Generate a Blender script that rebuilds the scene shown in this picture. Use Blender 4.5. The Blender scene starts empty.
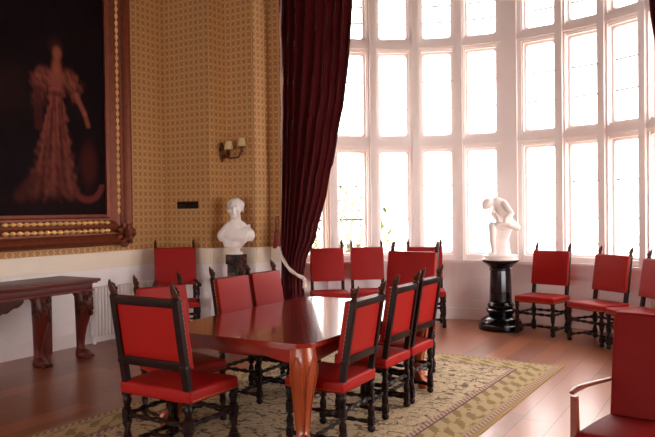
import bpy, bmesh, math, random
from mathutils import Vector, Matrix
random.seed(7)
PI = math.pi
D = bpy.data
COL = bpy.context.scene.collection
R = math.radians


def lin(c):
    return c / 12.92 if c <= 0.04045 else ((c + 0.055) / 1.055) ** 2.4


def S(r, g, b):
    return (lin(r / 255), lin(g / 255), lin(b / 255), 1.0)


# ------------------------------------------------------------------ materials
class NT:
    def __init__(self, name):
        self.m = D.materials.new(name)
        self.m.use_nodes = True
        self.t = self.m.node_tree
        self.b = self.t.nodes['Principled BSDF']

    def n(self, typ, **kw):
        nd = self.t.nodes.new(typ)
        for k, v in kw.items():
            if k.startswith('i_'):
                k2 = k[2:]
                nd.inputs[int(k2) if k2.isdigit() else k2.replace('_', ' ')].default_value = v
            else:
                setattr(nd, k, v)
        return nd

    def l(self, a, b):
        self.t.links.new(a, b)

    def math(self, op, a, b=None, c=None):
        nd = self.t.nodes.new('ShaderNodeMath')
        nd.operation = op
        for i, v in enumerate((a, b, c)):
            if v is None:
                continue
            if isinstance(v, (int, float)):
                nd.inputs[i].default_value = v
            else:
                self.l(v, nd.inputs[i])
        return nd.outputs[0]

    def mix(self, f, a, b):
        nd = self.t.nodes.new('ShaderNodeMix')
        nd.data_type = 'RGBA'
        for sock, v in ((nd.inputs[0], f), (nd.inputs[6], a), (nd.inputs[7], b)):
            if isinstance(v, (int, float, tuple)):
                sock.default_value = v
            else:
                self.l(v, sock)
        return nd.outputs[2]

    def coords(self, kind='Object'):
        tc = self.n('ShaderNodeTexCoord')
        sp = self.n('ShaderNodeSeparateXYZ')
        self.l(tc.outputs[kind], sp.inputs[0])
        return tc.outputs[kind], sp.outputs[0], sp.outputs[1], sp.outputs[2]

    def noise(self, vec, scale, detail=3, rough=0.5):
        nd = self.n('ShaderNodeTexNoise')
        nd.inputs['Scale'].default_value = scale
        nd.inputs['Detail'].default_value = detail
        nd.inputs['Roughness'].default_value = rough
        if vec is not None:
            self.l(vec, nd.inputs['Vector'])
        return nd.outputs[0]

    def bump(self, h, strength=0.2, dist=0.01):
        nd = self.n('ShaderNodeBump')
        nd.inputs['Strength'].default_value = strength
        nd.inputs['Distance'].default_value = dist
        self.l(h, nd.inputs['Height'])
        self.l(nd.outputs[0], self.b.inputs['Normal'])


def plain(name, col, rough=0.5, metal=0.0, spec=0.5, coat=0.0, var=0.12, scale=6.0, sheen=0.0, bump=0.0):
    t = NT(name)
    v, x, y, z = t.coords('Object')
    n = t.noise(v, scale, 4)
    dark = tuple(c * (1 - var) for c in col[:3]) + (1,)
    lite = tuple(min(1, c * (1 + var)) for c in col[:3]) + (1,)
    t.l(t.mix(n, dark, lite), t.b.inputs['Base Color'])
    t.b.inputs['Roughness'].default_value = rough
    t.b.inputs['Metallic'].default_value = metal
    t.b.inputs['Specular IOR Level'].default_value = spec
    t.b.inputs['Coat Weight'].default_value = coat
    t.b.inputs['Coat Roughness'].default_value = 0.08
    if sheen:
        t.b.inputs['Sheen Weight'].default_value = sheen
        t.b.inputs['Sheen Roughness'].default_value = 0.4
    if bump:
        t.bump(t.noise(v, scale * 6, 3), bump, 0.004)
    return t.m


def wood(name, dark, lite, rough=0.3, coat=0.3, scale=3.0, axis=0, spec=0.5):
    t = NT(name)
    v, x, y, z = t.coords('Object')
    mp = t.n('ShaderNodeMapping')
    sc = [scale * 6] * 3
    sc[axis] = scale * 0.5
    mp.inputs['Scale'].default_value = sc
    t.l(v, mp.inputs['Vector'])
    n = t.noise(mp.outputs[0], 1.0, 5, 0.6)
    n2 = t.noise(v, 2.5, 2)
    f = t.math('ADD', t.math('MULTIPLY', n, 0.7), t.math('MULTIPLY', n2, 0.35))
    t.l(t.mix(f, dark, lite), t.b.inputs['Base Color'])
    t.b.inputs['Roughness'].default_value = rough
    t.b.inputs['Specular IOR Level'].default_value = spec
    t.b.inputs['Coat Weight'].default_value = coat
    t.b.inputs['Coat Roughness'].default_value = 0.06
    return t.m


M = {}
M['leather'] = plain('red_leather', S(148, 17, 13), 0.52, spec=0.2, var=0.14, scale=5, bump=0.12)
M['leather_shaded'] = plain('shaded_red_leather', S(126, 22, 20), 0.6, spec=0.1, var=0.1, scale=4, bump=0.1)  # red leather with the backlit shade put into its colour
M['oak'] = wood('dark_turned_oak', S(14, 5, 5), S(36, 12, 10), 0.42, 0.0, spec=.22)
M['carve'] = wood('carved_walnut', S(30, 11, 9), S(84, 42, 28), 0.5, 0.0, 14, spec=.2)
M['mahogany'] = wood('polished_mahogany', S(112, 24, 17), S(160, 46, 32), 0.2, 0.55, 1.6, 1)
M['mahogany_leg'] = wood('carved_mahogany', S(126, 44, 22), S(180, 84, 44), 0.3, 0.25, 3, 2)
M['console'] = wood('console_walnut', S(60, 15, 11), S(112, 36, 24), 0.4, 0.0, 2, 1, spec=.3)
M['armwood'] = wood('red_brown_beech', S(112, 44, 28), S(156, 72, 46), 0.3, 0.4, 3, 1)
M['brass'] = plain('nail_brass', S(140, 96, 54), 0.4, 0.6)
M['gilt'] = plain('gilt_frame', S(112, 50, 26), 0.42, 0.4, var=0.4, scale=14, bump=0.5)
M['gilt_bead'] = plain('bright_gilding', S(244, 186, 116), 0.35, 0.3, var=0.25, scale=20)
M['white'] = plain('cream_white_paint', S(245, 236, 236), 0.5, var=0.03)
M['stone'] = plain('painted_window_stone', S(246, 236, 234), 0.55, var=0.04, scale=3)
M['cream'] = plain('cream_frieze_paint', S(240, 224, 206), 0.5, var=0.04)
M['marble'] = plain('white_marble', S(240, 230, 226), 0.35, var=0.05, scale=9)
M['black'] = plain('polished_black_stone', S(16, 14, 20), 0.14, spec=0.5, coat=0.1, var=0.4)
M['velvet'] = plain('crimson_velvet', S(78, 6, 14), 0.8, spec=0.2, var=0.2, scale=3, sheen=0.15)
M['braid'] = plain('cream_braid', S(236, 214, 206), 0.8, var=0.1, scale=60)
M['tassel'] = plain('red_tassel_silk', S(140, 50, 46), 0.7, var=0.3, scale=50)
M['iron'] = plain('dark_bronze_plate', S(26, 16, 18), 0.4, 0.3)
M['sconce'] = plain('aged_brass', S(120, 76, 52), 0.35, 0.7, var=0.3, scale=30)
M['shade'] = plain('parchment_shade', S(224, 196, 150), 0.8, var=0.06, scale=20)
M['radiator'] = plain('white_enamel', S(236, 230, 228), 0.35, var=0.02)
M['ceiling'] = plain('ceiling_oak', S(50, 26, 19), 0.6)
M['leaf'] = plain('yellow_green_leaf', S(92, 98, 20), 0.5, var=0.5, scale=4)
M['bark'] = plain('grey_bark', S(100, 84, 66), 0.9)
M['gravel'] = plain('pale_gravel', S(214, 206, 192), 0.9, var=0.1, scale=30)
M['rail'] = plain('grey_railing_paint', S(150, 150, 146), 0.5)
M['lead'] = plain('window_lead', S(112, 98, 98), 0.5)

# dark marble with veins
t = NT('veined_dark_marble')
v, x, y, z = t.coords()
n = t.noise(v, 9, 6, 0.65)
rp = t.n('ShaderNodeValToRGB')
t.l(n, rp.inputs[0])
rp.color_ramp.elements[0].color = S(24, 12, 16)
rp.color_ramp.elements[0].position = 0.45
rp.color_ramp.elements[1].color = S(120, 70, 66)
rp.color_ramp.elements[1].position = 0.72
t.l(rp.outputs[0], t.b.inputs['Base Color'])
t.b.inputs['Roughness'].default_value = 0.2
M['vein'] = t.m

# wallpaper: gold damask, half-drop motifs
t = NT('gold_damask_wallpaper')
v, x, y, z = t.coords()
a = t.math('ADD', x, y)
P = 0.088
TW = 2 * PI / P
sa = t.math('COSINE', t.math('MULTIPLY', a, TW))
sz = t.math('COSINE', t.math('MULTIPLY', z, TW))
sa2 = t.math('COSINE', t.math('MULTIPLY', a, TW / 2))
sz2 = t.math('COSINE', t.math('MULTIPLY', z, TW / 2))
cell = t.math('MULTIPLY', sa2, sz2)
fine = t.math('MULTIPLY', t.math('COSINE', t.math('MULTIPLY', a, TW * 1.5)), t.math('COSINE', t.math('MULTIPLY', z, TW * 2)))
g = t.math('ADD', t.math('ABSOLUTE', cell), t.math('MULTIPLY', fine, 0.35))
g = t.math('ADD', g, t.math('MULTIPLY', t.math('MULTIPLY', sa, sz), 0.25))
g = t.math('ADD', g, t.math('MULTIPLY', t.math('SUBTRACT', t.noise(v, 60, 2), 0.5), 0.5))
rp = t.n('ShaderNodeValToRGB')
t.l(g, rp.inputs[0])
e = rp.color_ramp.elements
e[0].position = 0.12
e[0].color = S(208, 166, 114)
e[1].position = 0.75
e[1].color = S(174, 122, 72)
c = rp.color_ramp.elements.new(0.38)
c.color = S(188, 136, 82)
t.l(rp.outputs[0], t.b.inputs['Base Color'])
t.b.inputs['Roughness'].default_value = 0.6
M['paper'] = t.m

# floor boards along y
t = NT('polished_floor_boards')
v, x, y, z = t.coords()
W = 0.24
bx = t.math('DIVIDE', x, W)
bi = t.math('FLOOR', bx)
fx = t.math('FRACT', bx)
wn = t.n('ShaderNodeTexWhiteNoise', noise_dimensions='1D')
t.l(bi, wn.inputs['W'])
yy = t.math('ADD', t.math('DIVIDE', y, 2.2), t.math('MULTIPLY', wn.outputs[0], 7.0))
fy = t.math('FRACT', yy)
wn2 = t.n('ShaderNodeTexWhiteNoise', noise_dimensions='2D')
cb = t.n('ShaderNodeCombineXYZ')
t.l(bi, cb.inputs[0])
t.l(t.math('FLOOR', yy), cb.inputs[1])
t.l(cb.outputs[0], wn2.inputs['Vector'])
mp = t.n('ShaderNodeMapping')
mp.inputs['Scale'].default_value = (22, 1.6, 1)
t.l(v, mp.inputs['Vector'])
gr = t.noise(mp.outputs[0], 1.0, 5, 0.6)
f = t.math('ADD', t.math('MULTIPLY', wn2.outputs[0], 0.55), t.math('MULTIPLY', gr, 0.45))
colr = t.mix(f, S(100, 42, 25), S(172, 102, 64))
seam = t.math('MAXIMUM', t.math('LESS_THAN', fx, 0.022), t.math('LESS_THAN', fy, 0.003))
t.l(t.mix(seam, colr, S(40, 16, 12)), t.b.inputs['Base Color'])
t.l(t.math('ADD', 0.24, t.math('MULTIPLY', gr, 0.16)), t.b.inputs['Roughness'])
t.b.inputs['Coat Weight'].default_value = 0.15
t.b.inputs['Coat Roughness'].default_value = 0.15
M['floor'] = t.m

# glass
t = NT('window_glass')
tr = t.n('ShaderNodeBsdfTransparent')
gl = t.n('ShaderNodeBsdfGlossy')
gl.inputs['Roughness'].default_value = 0.02
mx = t.n('ShaderNodeMixShader')
mx.inputs[0].default_value = 0.05
t.l(tr.outputs[0], mx.inputs[1])
t.l(gl.outputs[0], mx.inputs[2])
t.l(mx.outputs[0], t.t.nodes['Material Output'].inputs['Surface'])
M['glass'] = t.m


# ------------------------------------------------------------------ mesh helpers
class MB:
    def __init__(self):
        self.bm = bmesh.new()

    def box(self, c, s, rot=None, bevel=0.0, seg=2):
        b2 = bmesh.new()
        bmesh.ops.create_cube(b2, size=1.0)
        bmesh.ops.scale(b2, vec=s, verts=b2.verts)
        if bevel:
            bmesh.ops.bevel(b2, geom=list(b2.edges), offset=bevel, segments=seg, affect='EDGES', profile=0.6)
        m = Matrix.Translation(Vector(c)) @ (rot.to_4x4() if rot else Matrix())
        self.add(b2, m)
        return self

    def add(self, b2, m=None):
        if m is not None:
            bmesh.ops.transform(b2, matrix=m, verts=b2.verts)
        me = D.meshes.new('tmp')
        b2.to_mesh(me)
        b2.free()
        self.bm.from_mesh(me)
        D.meshes.remove(me)
        return self

    def loft(self, rings, seg=16, cap=True, n=1.0):
        """rings: (x,y,z,rx,ry) horizontal ellipses (n<1 squarer)"""
        bm = self.bm
        prev = None
        first = None
        for (x, y, z, rx, ry) in rings:
            vs = []
            for i in range(seg):
                a = 2 * PI * i / seg
                ca, sa = math.cos(a), math.sin(a)
                if n != 1.0:
                    ca = math.copysign(abs(ca) ** n, ca)
                    sa = math.copysign(abs(sa) ** n, sa)
                vs.append(bm.verts.new((x + rx * ca, y + ry * sa, z)))
            if prev:
                for i in range(seg):
                    bm.faces.new((prev[i], prev[(i + 1) % seg], vs[(i + 1) % seg], vs[i]))
            else:
                first = vs
            prev = vs
        if cap:
            bm.faces.new(list(reversed(first)))
            bm.faces.new(prev)
        return self

    def lathe(self, prof, loc=(0, 0, 0), seg=16):
        return self.loft([(loc[0], loc[1], loc[2] + z, max(r, 1e-4), max(r, 1e-4)) for r, z in prof], seg)

    def tube(self, pts, rad, seg=8, twist=0.0, amp=0.0):
        bm = self.bm
        pts = [Vector(p) for p in pts]
        prev = None
        first = None
        nrm = None
        for k, p in enumerate(pts):
            d = (pts[min(k + 1, len(pts) - 1)] - pts[max(k - 1, 0)]).normalized()
            if nrm is None:
                nrm = d.orthogonal().normalized()
            nrm = (nrm - d * nrm.dot(d)).normalized()
            bi = d.cross(nrm)
            r = rad[k] if isinstance(rad, (list, tuple)) else rad
            vs = []
            for i in range(seg):
                a = 2 * PI * i / seg
                rr = r * (1 + amp * math.cos(2 * a - twist * k))
                vs.append(bm.verts.new(p + (nrm * math.cos(a) + bi * math.sin(a)) * rr))
            if prev:
                for i in range(seg):
                    bm.faces.new((prev[i], prev[(i + 1) % seg], vs[(i + 1) % seg], vs[i]))
            else:
                first = vs
            prev = vs
        bm.faces.new(list(reversed(first)))
        bm.faces.new(prev)
        return self

    def beads(self, pts, step, r, rmin, flat=1.0):
        """one connected string of beads along a polyline"""
        pts = [Vector(p) for p in pts]
        P_, R_ = [], []
        for a, b in zip(pts, pts[1:]):
            n = max(1, round((b - a).length / step))
            for i in range(n):
                for q in (0, .25, .5, .75):
                    P_.append(a.lerp(b, (i + q) / n))
                    R_.append(max(rmin, r * math.sin(PI * q)))
        P_.append(pts[-1])
        R_.append(rmin)
        return self.tube(P_, R_, 6)

    def twist(self, p0, p1, r, n=None, turns=None):
        p0, p1 = Vector(p0), Vector(p1)
        L = (p1 - p0).length
        n = n or max(8, int(L / 0.012))
        return self.tube([p0.lerp(p1, i / n) for i in range(n + 1)], r, 8, twist=0.75, amp=0.28)

    def prism(self, pts, z0, z1, tr=None):
        """closed 2D outline extruded z0..z1; tr maps Vector"""
        b2 = bmesh.new()
        lo = [b2.verts.new((p[0], p[1], z0)) for p in pts]
        hi = [b2.verts.new((p[0], p[1], z1)) for p in pts]
        k = len(pts)
        b2.faces.new(list(reversed(lo)))
        b2.faces.new(hi)
        for i in range(k):
            b2.faces.new((lo[i], lo[(i + 1) % k], hi[(i + 1) % k], hi[i]))
        return self.add(b2, tr)

    def ball(self, c, r, sub=1, scale=(1, 1, 1), rot=None):
        b2 = bmesh.new()
        bmesh.ops.create_icosphere(b2, subdivisions=sub, radius=r)
        m = Matrix.Translation(Vector(c)) @ (rot.to_4x4() if rot else Matrix()) @ Matrix.Diagonal((*scale, 1))
        return self.add(b2, m)

    def fn(self, f):
        for v in self.bm.verts:
            v.co = f(v.co)
        return self

    def build(self, name, mat, parent=None, smooth=True, angle=40):
        bmesh.ops.recalc_face_normals(self.bm, faces=self.bm.faces)
        me = D.meshes.new(name)
        self.bm.to_mesh(me)
        self.bm.free()
        if smooth:
            me.polygons.foreach_set('use_smooth', [True] * len(me.polygons))
            me.set_sharp_from_angle(angle=R(angle))
        me.materials.append(M[mat] if isinstance(mat, str) else mat)
        o = D.objects.new(name, me)
        COL.objects.link(o)
        if parent:
            o.parent = parent
        return o


def thing(name, label, cat, loc=(0, 0, 0), rz=0.0, group=None):
    o = D.objects.new(name, None)
    COL.objects.link(o)
    o.location = loc
    o.rotation_euler = (0, 0, rz)
    o.empty_display_size = 0.1
    return tag(o, label, cat, group)


def tag(o, label, cat, group=None):
    o['label'] = label
    o['category'] = cat
    if group:
        o['group'] = group
    return o


def struct(o):
    o['kind'] = 'structure'
    return o


def dup(root, label, loc, rz, group=None, scale=None):
    r = root.copy()
    COL.objects.link(r)
    r.location = loc
    r.rotation_euler = (0, 0, rz)
    r['label'] = label
    if group:
        r['group'] = group
    if scale:
        r.scale = scale

    def kids(a, b):
        for ch in list(a.children):
            c = ch.copy()
            COL.objects.link(c)
            c.parent = b
            kids(ch, c)
    kids(root, r)
    return r


def face(fx, fy):
    return math.atan2(-fx, fy)


# ------------------------------------------------------------------ camera
TH = R(31)
cam = D.cameras.new('camera')
cam.lens = 690 / 655 * 36
cam.clip_start = 0.05
co = D.objects.new('camera', cam)
COL.objects.link(co)
pitch = math.atan((218.5 - 210) / 690)
co.matrix_world = (Matrix.Translation((0, 0, 1.6)) @ Matrix.Rotation(TH, 4, 'Z') @
                   Matrix.Rotation(PI / 2 - pitch, 4, 'X') @ Matrix.Rotation(-R(0.7), 4, 'Z'))
bpy.context.scene.camera = co

# ------------------------------------------------------------------ room shell
XL, XR, YB, YF, ZC = -6.87, 1.37, -2.6, 7.05, 5.12
CX, CY, RB = -2.75, 6.65, 2.98      # bow window centre (plan) and radius
JL = -5.35                          # left jamb of the bow, right jamb mirrored about CX
JR = 2 * CX - JL


def wallbox(name, x0, x1, y0, y1, z0, z1, mat):
    return struct(MB().box(((x0 + x1) / 2, (y0 + y1) / 2, (z0 + z1) / 2), (abs(x1 - x0), abs(y1 - y0), z1 - z0)).build(name, mat, smooth=False))


struct(MB().box((CX, 3.6, -0.05), (8.9, 12.8, 0.1)).build('floor', 'floor', smooth=False))
wallbox('ceiling', XL - .3, XR + .3, YB - .3, 9.9, ZC, ZC + .15, 'ceiling')  # unseen; lowered and darkened to dim the upper walls
wallbox('wall_left', XL - .25, XL, YB - .25, YF + 1.0, 0, ZC, 'paper')
S1X, S2X = -6.05, -5.57
S2Y, S3Y = 7.40, 7.74
wallbox('wall_far_left', XL, S1X, YF, YF + .9, 0, ZC, 'paper')
wallbox('wall_stepped_left', S1X, S2X, S2Y, S2Y + .55, 0, ZC, 'paper')
wallbox('wall_jamb_left', S2X, JL, S3Y, 8.1, 0, ZC, 'paper')
mx = lambda x: 2 * CX - x
wallbox('wall_far_right', mx(S1X), XR, YF, YF + .9, 0, ZC, 'paper')
wallbox('wall_stepped_right', mx(S2X), mx(S1X), S2Y, S2Y + .55, 0, ZC, 'paper')
wallbox('wall_jamb_right', JR, mx(S2X), S3Y, 8.1, 0, ZC, 'paper')
# right wall and back wall with unseen openings added to let in fill daylight
wr = MB()
for a, b in ((YB - .25, 3.7), (6.6, YF + .9)):
    wr.box((XR + .12, (a + b) / 2, ZC / 2), (.24, b - a, ZC))
wr.box((XR + .12, 5.15, .2), (.24, 2.9, .4))
wr.box((XR + .12, 5.15, (ZC + 2.75) / 2), (.24, 2.9, ZC - 2.75))
struct(wr.build('wall_right', 'paper', smooth=False))
HB = 2.7   # heads of the added back openings, kept low so upper walls stay dim
wb = MB()
for a, b in ((XL, -6.0), (-3.8, -3.2), (-1.0, XR)):
    wb.box(((a + b) / 2, YB - .12, ZC / 2), (b - a, .24, ZC))
for a, b in ((-6.0, -3.8), (-3.2, -1.0)):
    wb.box(((a + b) / 2, YB - .12, .4), (b - a, .24, .8))
    wb.box(((a + b) / 2, YB - .12, (ZC + HB) / 2), (b - a, .24, ZC - HB))
struct(wb.build('wall_back', 'paper', smooth=False))

# dado: white lower wall, cream frieze, rail mouldings, skirting
segs = {
    'left': ((XL, YB), (XL, YF), (1, 0)),
    'far_left': ((XL, YF), (S1X, YF), (0, -1)),
    'far_left_return': ((S1X, YF), (S1X, S2Y), (1, 0)),
    'stepped_left': ((S1X, S2Y), (S2X, S2Y), (0, -1)),
    'stepped_left_return': ((S2X, S2Y), (S2X, S3Y), (1, 0)),
    'jamb_left': ((S2X, S3Y), (JL, S3Y), (0, -1)),
}


def strip(mb, p0, p1, nrm, z0, z1, depth, ext=0.0):
    x0, y0 = p0
    x1, y1 = p1
    dx, dy = x1 - x0, y1 - y0
    L = math.hypot(dx, dy)
    dx, dy = dx / L, dy / L
    cx, cy = (x0 + x1) / 2 + nrm[0] * depth / 2, (y0 + y1) / 2 + nrm[1] * depth / 2
    sx = abs(dx) * (L + ext) + abs(nrm[0]) * depth
    sy = abs(dy) * (L + ext) + abs(nrm[1]) * depth
    mb.box((cx, cy, (z0 + z1) / 2), (sx, sy, z1 - z0))


for i, (nm, (p0, p1, nr)) in enumerate(segs.items()):
    lo, hi, fr = MB(), MB(), MB()
    strip(lo, p0, p1, nr, 0.0, .91, .012)
    # recessed-panel mouldings
    L = math.hypot(p1[0] - p0[0], p1[1] - p0[1])
    if L > .6:
        k = max(1, round(L / 1.3))
        for j in range(k):
            f0, f1 = (j + .08) / k, (j + .92) / k
            q0 = (p0[0] + (p1[0] - p0[0]) * f0, p0[1] + (p1[1] - p0[1]) * f0)
            q1 = (p0[0] + (p1[0] - p0[0]) * f1, p0[1] + (p1[1] - p0[1]) * f1)
            strip(lo, q0, q1, nr, .78, .805, .024)
            strip(lo, q0, q1, nr, .50, .52, .024)
            strip(lo, q0, q1, nr, .30, .325, .024)
    struct(lo.build('trim_%d' % (i * 2 + 1), 'white', smooth=False))
    strip(fr, p0, p1, nr, .91, 1.10, .02)
    strip(fr, p0, p1, nr, .90, .93, .035, .03)
    strip(fr, p0, p1, nr, 1.035, 1.06, .03, .03)
    strip(fr, p0, p1, nr, 1.085, 1.11, .05, .05)
    struct(fr.build('trim_%d' % (i * 2 + 2), 'cream', smooth=False))
    strip(hi, p0, p1, nr, 0, .17, .028, .02)
    struct(hi.build('baseboard_' + nm, 'white', smooth=False))

# ------------------------------------------------------------------ bow window


def PA(a, r, z):   # angle measured from +y toward +x
    a = R(a)
    return Vector((CX + r * math.sin(a), CY + r * math.cos(a), z))


def arcbox(mb, a0, a1, r0, r1, z0, z1, n=None):
    n = n or max(2, int(abs(a1 - a0) / 2.5))
    bm = mb.bm
    prev = None
    for i in range(n + 1):
        a = a0 + (a1 - a0) * i / n
        vs = [bm.verts.new(PA(a, r, z)) for r, z in ((r0, z0), (r1, z0), (r1, z1), (r0, z1))]
        if prev:
            for k in range(4):
                bm.faces.new((prev[k], prev[(k + 1) % 4], vs[(k + 1) % 4], vs[k]))
        else:
            bm.faces.new(vs)
        prev = vs
    bm.faces.new(list(reversed(prev)))


PC = -.56
AE = 61.0
cols = [-8.42 - 12.07 * k for k in range(5)][::-1] + [7.29 + 11.64 * k for k in range(5)]
HW = 3.75
SILL = .86
rows = [(0.965, 2.43), (2.68, 3.85), (4.09, 4.80)]  # unseen heads of the top row lowered to cut light on upper walls
zcut = [SILL, 2.555, 3.97, ZC]
bounds = [-AE]
for k in range(4):
    bounds.append((cols[k] + cols[k + 1]) / 2)
bounds += [PC - 3.2, PC + 3.2]
for k in range(5, 9):
    bounds.append((cols[k] + cols[k + 1]) / 2)
bounds.append(AE)
cells = [(bounds[k], bounds[k + 1]) for k in range(5)] + [(bounds[k + 1], bounds[k + 2]) for k in range(5, 10)]


def rrect(x0, x1, y0, y1, rx, ry, n=4):
    pts = []
    for cx_, cy_, a0 in ((x1 - rx, y1 - ry, 0), (x0 + rx, y1 - ry, 90), (x0 + rx, y0 + ry, 180), (x1 - rx, y0 + ry, 270)):
        for i in range(n + 1):
            a = R(a0 + 90 * i / n)
            pts.append((cx_ + rx * math.cos(a), cy_ + ry * math.sin(a)))
    return pts


def ring(mb, outer, inner, r0, r1):
    """stone surround of one light: outer rect to rounded hole, r0 inner face .. r1 outer face"""
    bm = mb.bm
    ox0, ox1, oy0, oy1 = outer
    pts = rrect(*inner)
    ip = []
    for k, p in enumerate(pts):
        ip.append(p)
    op = []
    n = len(pts) // 4
    for k, (px, py) in enumerate(pts):
        q = k // n
        j = k % n
        t_ = j / (n - 1)
        cor = [(ox1, oy1), (ox0, oy1), (ox0, oy0), (ox1, oy0)][q]
        # walk around the corner
        if q == 0:
            o = (ox1, py + (oy1 - py) * min(1, 2 * t_)) if t_ <= .5 else (ox1 + (px - ox1) * (2 * t_ - 1), oy1)
        elif q == 1:
            o = (px + (ox0 - px) * min(1, 2 * t_), oy1) if t_ <= .5 else (ox0, oy1 + (py - oy1) * (2 * t_ - 1))
        elif q == 2:
            o = (ox0, py + (oy0 - py) * min(1, 2 * t_)) if t_ <= .5 else (ox0 + (px - ox0) * (2 * t_ - 1), oy0)
        else:
            o = (px + (ox1 - px) * min(1, 2 * t_), oy0) if t_ <= .5 else (ox1, oy0 + (py - oy0) * (2 * t_ - 1))
        op.append(o)
    K = len(pts)
    def vs(pp, r):
        return [bm.verts.new(PA(a, r, z)) for a, z in pp]
    ii, io, oi, oo = vs(ip, r0), vs(ip, r1), vs(op, r0), vs(op, r1)
    for k in range(K):
        j = (k + 1) % K
        bm.faces.new((ii[k], ii[j], oi[j], oi[k]))
        bm.faces.new((io[k], oo[k], oo[j], io[j]))
        bm.faces.new((ii[k], io[k], io[j], ii[j]))


for k, (a0, a1) in enumerate(cells):
    c = cols[k]
    st = MB()
    gl_ = []
    for r_, (z0, z1) in enumerate(rows):
        ring(st, (a0, a1, zcut[r_], zcut[r_ + 1]), (c - HW - .55, c + HW + .55, z0 - .03, z1 + .03, .5, .025), RB, RB + .06)
        ring(st, (a0, a1, zcut[r_], zcut[r_ + 1]), (c - HW, c + HW, z0, z1, .8, .045), RB + .06, RB + .16)
    w = struct(st.build('window_%d' % (k + 1), 'stone', smooth=True, angle=25))
    cas = MB()
    for r_, (z0, z1) in enumerate(rows):
        g = MB()
        arcbox(g, c - HW - .2, c + HW + .2, RB + .105, RB + .109, z0 - .01, z1 + .01, 2)
        g.build('pane', 'glass', w, smooth=False)
        # leading bars in the light
        for q in (1, 2):
            zz = z0 + (z1 - z0) * q / 3
            arcbox(cas, c - HW - .1, c + HW + .1, RB + .10, RB + .115, zz - .009, zz + .009, 2)
    cas.build('glazing_bars', 'lead', w, smooth=False)

# projecting mullions, transoms, pier face, dado of the bow
ml = MB()
for b in bounds[1:5] + bounds[7:11]:
    arcbox(ml, b - .95, b + .95, RB - .07, RB, SILL, ZC, 2)
    arcbox(ml, b - 1.45, b + 1.45, RB - .03, RB, SILL, ZC, 2)
struct(ml.build('trim_20', 'stone', smooth=False))
pr = MB()
arcbox(pr, PC - 3.2, PC + 3.2, RB - .02, RB + .16, SILL, ZC, 4)
arcbox(pr, PC - 2.1, PC + 2.1, RB - .07, RB, SILL, ZC, 4)
struct(pr.build('trim_21', 'stone', smooth=False))
ts = MB()
for z in (2.555, 3.97):
    arcbox(ts, -AE, AE, RB - .05, RB, z - .035, z + .035, 50)
    arcbox(ts, -AE, AE, RB - .025, RB, z - .07, z + .07, 50)
struct(ts.build('trim_22', 'stone', smooth=False))
sl = MB()
arcbox(sl, -AE, AE, RB - .09, RB + .16, SILL - .045, SILL, 50)
arcbox(sl, -AE, AE, RB - .06, RB, SILL - .075, SILL - .045, 50)
struct(sl.build('trim_23', 'white', smooth=False))
bd = MB()
arcbox(bd, -AE, AE, RB, RB + .16, 0, SILL, 50)
arcbox(bd, -AE, AE, RB - .02, RB, .66, SILL - .07, 50)
for k in range(10):
    a0, a1 = cells[k]
    arcbox(bd, a0 + 1.2, a1 - 1.2, RB - .012, RB, .60, .615, 4)
    arcbox(bd, a0 + 1.2, a1 - 1.2, RB - .012, RB, .26, .275, 4)
    arcbox(bd, a0 + 1.2, a0 + 1.55, RB - .012, RB, .275, .60, 1)
    arcbox(bd, a1 - 1.55, a1 - 1.2, RB - .012, RB, .275, .60, 1)
struct(bd.build('wall_bow', 'white', smooth=False))
bb = MB()
arcbox(bb, -AE, AE, RB - .03, RB, 0, .16, 50)
struct(bb.build('baseboard_bow', 'white', smooth=False))

# ------------------------------------------------------------------ curtains
ZT = 5.08


def interp(tab, z):
    tab = sorted(tab)
    if z <= tab[0][0]:
        return tab[0][1]
    for (a, b), (c, d) in zip(tab, tab[1:]):
        if z <= c:
            f_ = (z - a) / (c - a)
            f_ = f_ * f_ * (3 - 2 * f_) * .35 + f_ * .65
            return b + (d - b) * f_
    return tab[-1][1]


def curtain(flip, y0):
    L = [(0, -5.27), (.9, -5.255), (1.06, -5.245), (2.4, -5.235), (5.5, -5.225)]
    Rr = [(0, -4.90), (.44, -4.93), (.72, -4.95), (.92, -4.91), (1.27, -4.73), (1.86, -4.55), (2.51, -4.40), (3.01, -4.29), (3.52, -4.22), (4.27, -4.17), (5.5, -4.13)]
    if flip:
        Rr = [(z, x - .46) for z, x in Rr]
    mb = MB()
    nz, ns = 70, 110
    g = []
    for i in range(nz + 1):
        z = .01 + (ZT - .01) * i / nz
        l, r = interp(L, z), interp(Rr, z)
        row = []
        for j in range(ns + 1):
            s = j / ns
            w_ = r - l
            amp = .05 + .03 * math.sin(3 * s + 1) + .02 * math.sin(z * 1.3 + s * 9)
            ph = 2 * PI * 8.5 * (s + .02 * math.sin(z * .9) + .03 * math.sin(7 * s))
            pinch = math.exp(-((z - .85) / .22) ** 2)
            y = y0 - .02 + amp * (1 - .3 * pinch) * math.sin(ph) * (.8 + .2 * min(1, w_)) - .10 * math.sin(PI * s) * (1 - .2 * pinch)
            x = l + w_ * s + .012 * math.sin(ph * 2) * w_
            if flip:
                x = 2 * CX - x + .06
            row.append(mb.bm.verts.new((x, y, z)))
        g.append(row)
    for i in range(nz):
        for j in range(ns):
            mb.bm.faces.new((g[i][j], g[i][j + 1], g[i + 1][j + 1], g[i + 1][j]))
    return mb, L, Rr


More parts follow.
